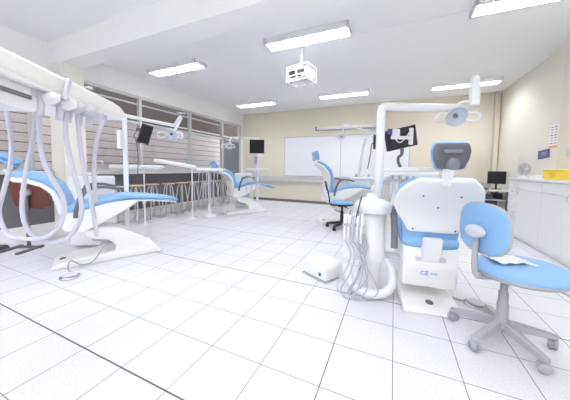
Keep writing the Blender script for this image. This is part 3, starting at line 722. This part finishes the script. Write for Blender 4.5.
# ------------------------------------------------------------------ cabinets on the right
def cab_handle(parent, x, y, z, curve=True):
    MB().tube([(x, y, z+.055), (x-.03, y, z+.03), (x-.034, y, z), (x-.03, y, z-.03), (x, y, z-.055)], .006, 8).build('handle', 'legchrome', parent)
def cabinet(y0, y1, kind, label):
    t = thing('base_cabinet', (2.0, (y0+y1)/2, 0), 0, label, 'cabinet'); w = (y1-y0)/2
    MB().bx(.03, .31, -w, w, .08, 1.055, .002).bx(.06, .31, -w, w, 0, .08, 0).build('body', 'laminate', t)
    if kind == 'drawers':
        zs = [.09, .30, .47, .62, .77, .90, 1.05]
        for a, b in zip(zs, zs[1:]):
            dr = MB().bx(.008, .03, -w+.004, w-.004, a+.004, b-.004, .003).build('drawer', 'laminate', t)
            if b-a < .2: MB().cyl((.01, -.0, (a+b)/2), (-.015, 0, (a+b)/2), .010).build('knob', 'lgrey', dr)
    else:
        MB().bx(.008, .03, -w+.004, w-.004, .90, 1.046, .003).build('top_panel', 'laminate', t)
        n = 1
        for k in range(n):
            a = -w+2*w*k/n; b = -w+2*w*(k+1)/n
            dr = MB().bx(.008, .03, a+.004, b-.004, .09, .892, .003).build('door', 'laminate', t)
            cab_handle(dr, .01, (b-.05) if kind == 'door' else (a+.12), .86)
cabinet(5.62, 6.0, 'drawers', 'white drawer cabinet at the far end of the right-hand row')
cabinet(4.86, 5.62, 'door', 'white single-door cabinet beside the drawers, right wall')
cabinet(4.08, 4.86, 'doorR', 'white single-door cabinet under the yellow box, right wall')
cabinet(3.50, 4.08, 'door', 'white cabinet at the right edge, nearest the camera')
wt = MB().bx(1.985, 2.355, 3.48, 6.015, 1.057, 1.095, .005).bx(2.355, 2.445, 5.36, 6.02, 1.057, 1.095, .005).build('worktop', 'top')
tag(wt, 'long white worktop over the row of white cabinets', 'worktop')
# fan
fn = thing('desk_fan', (2.14, 5.80, 1.095), radians(200), 'small desk fan on the far end of the white worktop', 'fan')
MB().lathe([(.001, 0), (.07, 0), (.065, .02), (.015, .03), (.012, .10), (.001, .10)], n=20).build('stand', 'ivory', fn)
ring = MB()
for r in (.03, .055, .08, .10):
    for y in (-.03, .03):
        ring.tube([(r*cos(2*pi*i/24), y*(1-.5*(r/.1)**2), .15+r*sin(2*pi*i/24)) for i in range(25)], .0025, 6, smooth=False)
for k in range(16):
    a = 2*pi*k/16
    for y in (-1, 1): ring.tube([(.02*cos(a), y*.03, .15+.02*sin(a)), (.06*cos(a), y*.026, .15+.06*sin(a)), (.10*cos(a), y*.014, .15+.10*sin(a))], .002, 5, smooth=False)
ring.tube([(.105*cos(2*pi*i/24), 0, .15+.105*sin(2*pi*i/24)) for i in range(25)], .008, 8, smooth=False)
ring.build('guard', 'lgrey', fn)
bl = MB()
for k in range(4):
    a = 2*pi*k/4+.3
    bl.box((.05*cos(a), 0, .15+.05*sin(a)), (.08, .003, .05), .001, rot=Matrix.Rotation(-a, 3, 'Y') @ Matrix.Rotation(.4, 3, 'X'))
bl.build('blades', 'fanbeige', fn)
MB().cyl((0, -.015, .15), (0, .06, .15), .022).build('motor', 'ivory', fn)
mk = thing('antenna', (2.10, 5.97, 1.095), 0, 'thin antenna rod standing by the fan on the worktop', 'antenna')
MB().cyl((0, 0, .0), (0, 0, .015), .03).cyl((0, 0, .01), (0, 0, .36), .004).build('rod', 'lgrey', mk); MB().cyl((0, 0, .36), (0, 0, .38), .008).build('tip', 'grey', mk)
# yellow sharps box
yb = thing('waste_box', (2.16, 4.62, 1.095), 0, 'yellow medical waste box on the white worktop', 'box')
MB().bx(-.11, .11, -.34, .34, 0, .125, .012).build('tub', 'yellow', yb)
MB().bx(-.12, .12, -.35, .35, .12, .145, .008).build('lid', 'yellow', yb)
for k in range(3): MB().bx(-.1125, -.109, .02-.0*k, .20-.03*k, .08-.025*k, .088-.025*k, 0).build('lettering', 'orange', yb)
bt = thing('spray_bottle', (2.22, 5.56, 1.095), 0, 'low white box beside the fan on the worktop', 'box')
bt.name = 'tissue_box'
MB().bx(-.05, .05, -.09, .09, 0, .05, .008).build('carton', 'paper', bt); MB().bx(-.02, .02, -.05, .05, .049, .054, .001).build('slot', 'lgrey', bt)
# wall sign, poster, socket
sg = thing('wall_sign', (XR-.012, 5.93, 1.52), 0, 'dark indigo tilted box sign on the right wall above the worktop', 'sign')
MB().box((0, 0, 0), (.02, .34, .15), .006, rot=Matrix.Rotation(radians(-4), 3, 'X')).build('panel', 'indigo', sg)
MB().box((-.011, -.04, .01), (.002, .14, .05), .0, rot=Matrix.Rotation(radians(-4), 3, 'X')).build('print', 'orangedim', sg)
ps = thing('wall_poster', (XR-.003, 5.68, 1.80), 0, 'small white notice with orange and grey print on the right wall', 'poster')
MB().bx(-.002, .002, -.13, .13, -.20, .20, 0).build('sheet', 'paper', ps)
pr = MB()
for k in range(7):
    for j in range(2): pr.bx(-.0035, -.002, -.10+.11*j, -.02+.11*j-.01*(k % 3), .15-.045*k, .165-.045*k, 0)
pr.build('print', 'ink', ps); MB().bx(-.0035, -.002, -.11, .11, -.19, -.155, 0).build('stripe', 'orange', ps)
sk = thing('wall_dispenser', (XR-.105, 5.0, 1.50), 0, 'small grey box on the wall pier above the yellow box', 'dispenser')
MB().bx(-.02, .015, -.05, .05, -.06, .06, .008).build('body', 'lgrey', sk)
# desk in the rear right corner
dk = thing('desk', (2.02, 7.45, 0), 0, 'dark desk with clutter in the rear right corner', 'desk')
MB().bx(-.45, .38, -.35, .35, .74, .77, .004).build('top', 'laminate', dk)
for x in (-.42, .35):
    for y in (-.32, .32): MB().bx(x-.02, x+.02, y-.02, y+.02, 0, .74, .003).build('leg', 'dgrey', dk)
MB().bx(-.42, .35, -.30, .32, .52, .545, .003).build('shelf', 'lgrey', dk)
MB().bx(-.42, .35, .30, .32, .1, .52, .003).build('back_panel', 'dgrey', dk)
for i, (x, w, h, m_) in enumerate(((-.25, .2, .12, 'black'), (.05, .16, .10, 'dgrey'), (.25, .12, .14, 'black'))):
    b_ = MB().bx(x-w/2, x+w/2, -.2, .2, 0, h, .008).build('office_box', m_); b_.location = (2.02, 7.45, .5455)
    tag(b_, ('long black box on the desk shelf, rear corner', 'dark grey box on the desk shelf, rear corner', 'upright black box on the desk shelf, rear corner')[i], 'box')
mk2 = monitor((2.24, 7.40, 1.05), radians(-16), .34, .30, 'black computer monitor on the desk by the cabinets end', tilt=radians(-8))
MB().cyl((0, .02, -.12), (0, .05, -.27), .018).bx(-.1, .1, -.04, .12, -.28, -.268, .004).build('stand', 'black', mk2)
lb = MB().bx(-.22, .22, -.16, .16, 0, .04, .006).build('paper_stack', 'dgrey'); lb.location = (1.80, 7.15+.1, .77)
tag(lb, 'dark flat folder lying on the rear corner desk', 'folder')

# ------------------------------------------------------------------ camera
f_px, cy = 245.73, 183.84
yaw, pitch, roll = -.4165, .0623, .0138
F = Vector((sin(yaw)*cos(pitch), cos(yaw)*cos(pitch), -sin(pitch))); r = Vector((cos(yaw), -sin(yaw), 0)); u = r.cross(F)
R2 = cos(roll)*r+sin(roll)*u; U2 = -sin(roll)*r+cos(roll)*u
cam = bpy.data.cameras.new('camera'); co = bpy.data.objects.new('camera', cam); COL.objects.link(co)
mw = Matrix((R2, U2, -F)).transposed().to_4x4(); mw.translation = Vector((0, 0, 1.1974)); co.matrix_world = mw
cam.sensor_width = 36; cam.lens = f_px/570*36; cam.shift_y = -(200-cy)/570; cam.clip_start = .05
scene.camera = co

# ------------------------------------------------------------------ light
w = bpy.data.worlds.new('daylight'); scene.world = w; w.use_nodes = True
bg = w.node_tree.nodes['Background']; bg.inputs[0].default_value = (.90, .95, 1.0, 1); bg.inputs[1].default_value = .55
scene.cycles.max_bounces = 10; scene.cycles.diffuse_bounces = 6; scene.cycles.transparent_max_bounces = 12
scene.cycles.caustics_reflective = False; scene.cycles.caustics_refractive = False
scene.cycles.sample_clamp_indirect = 4
vs = scene.view_settings; vs.view_transform = 'Standard'; vs.look = 'None'; vs.gamma = 1; vs.exposure = 2.2
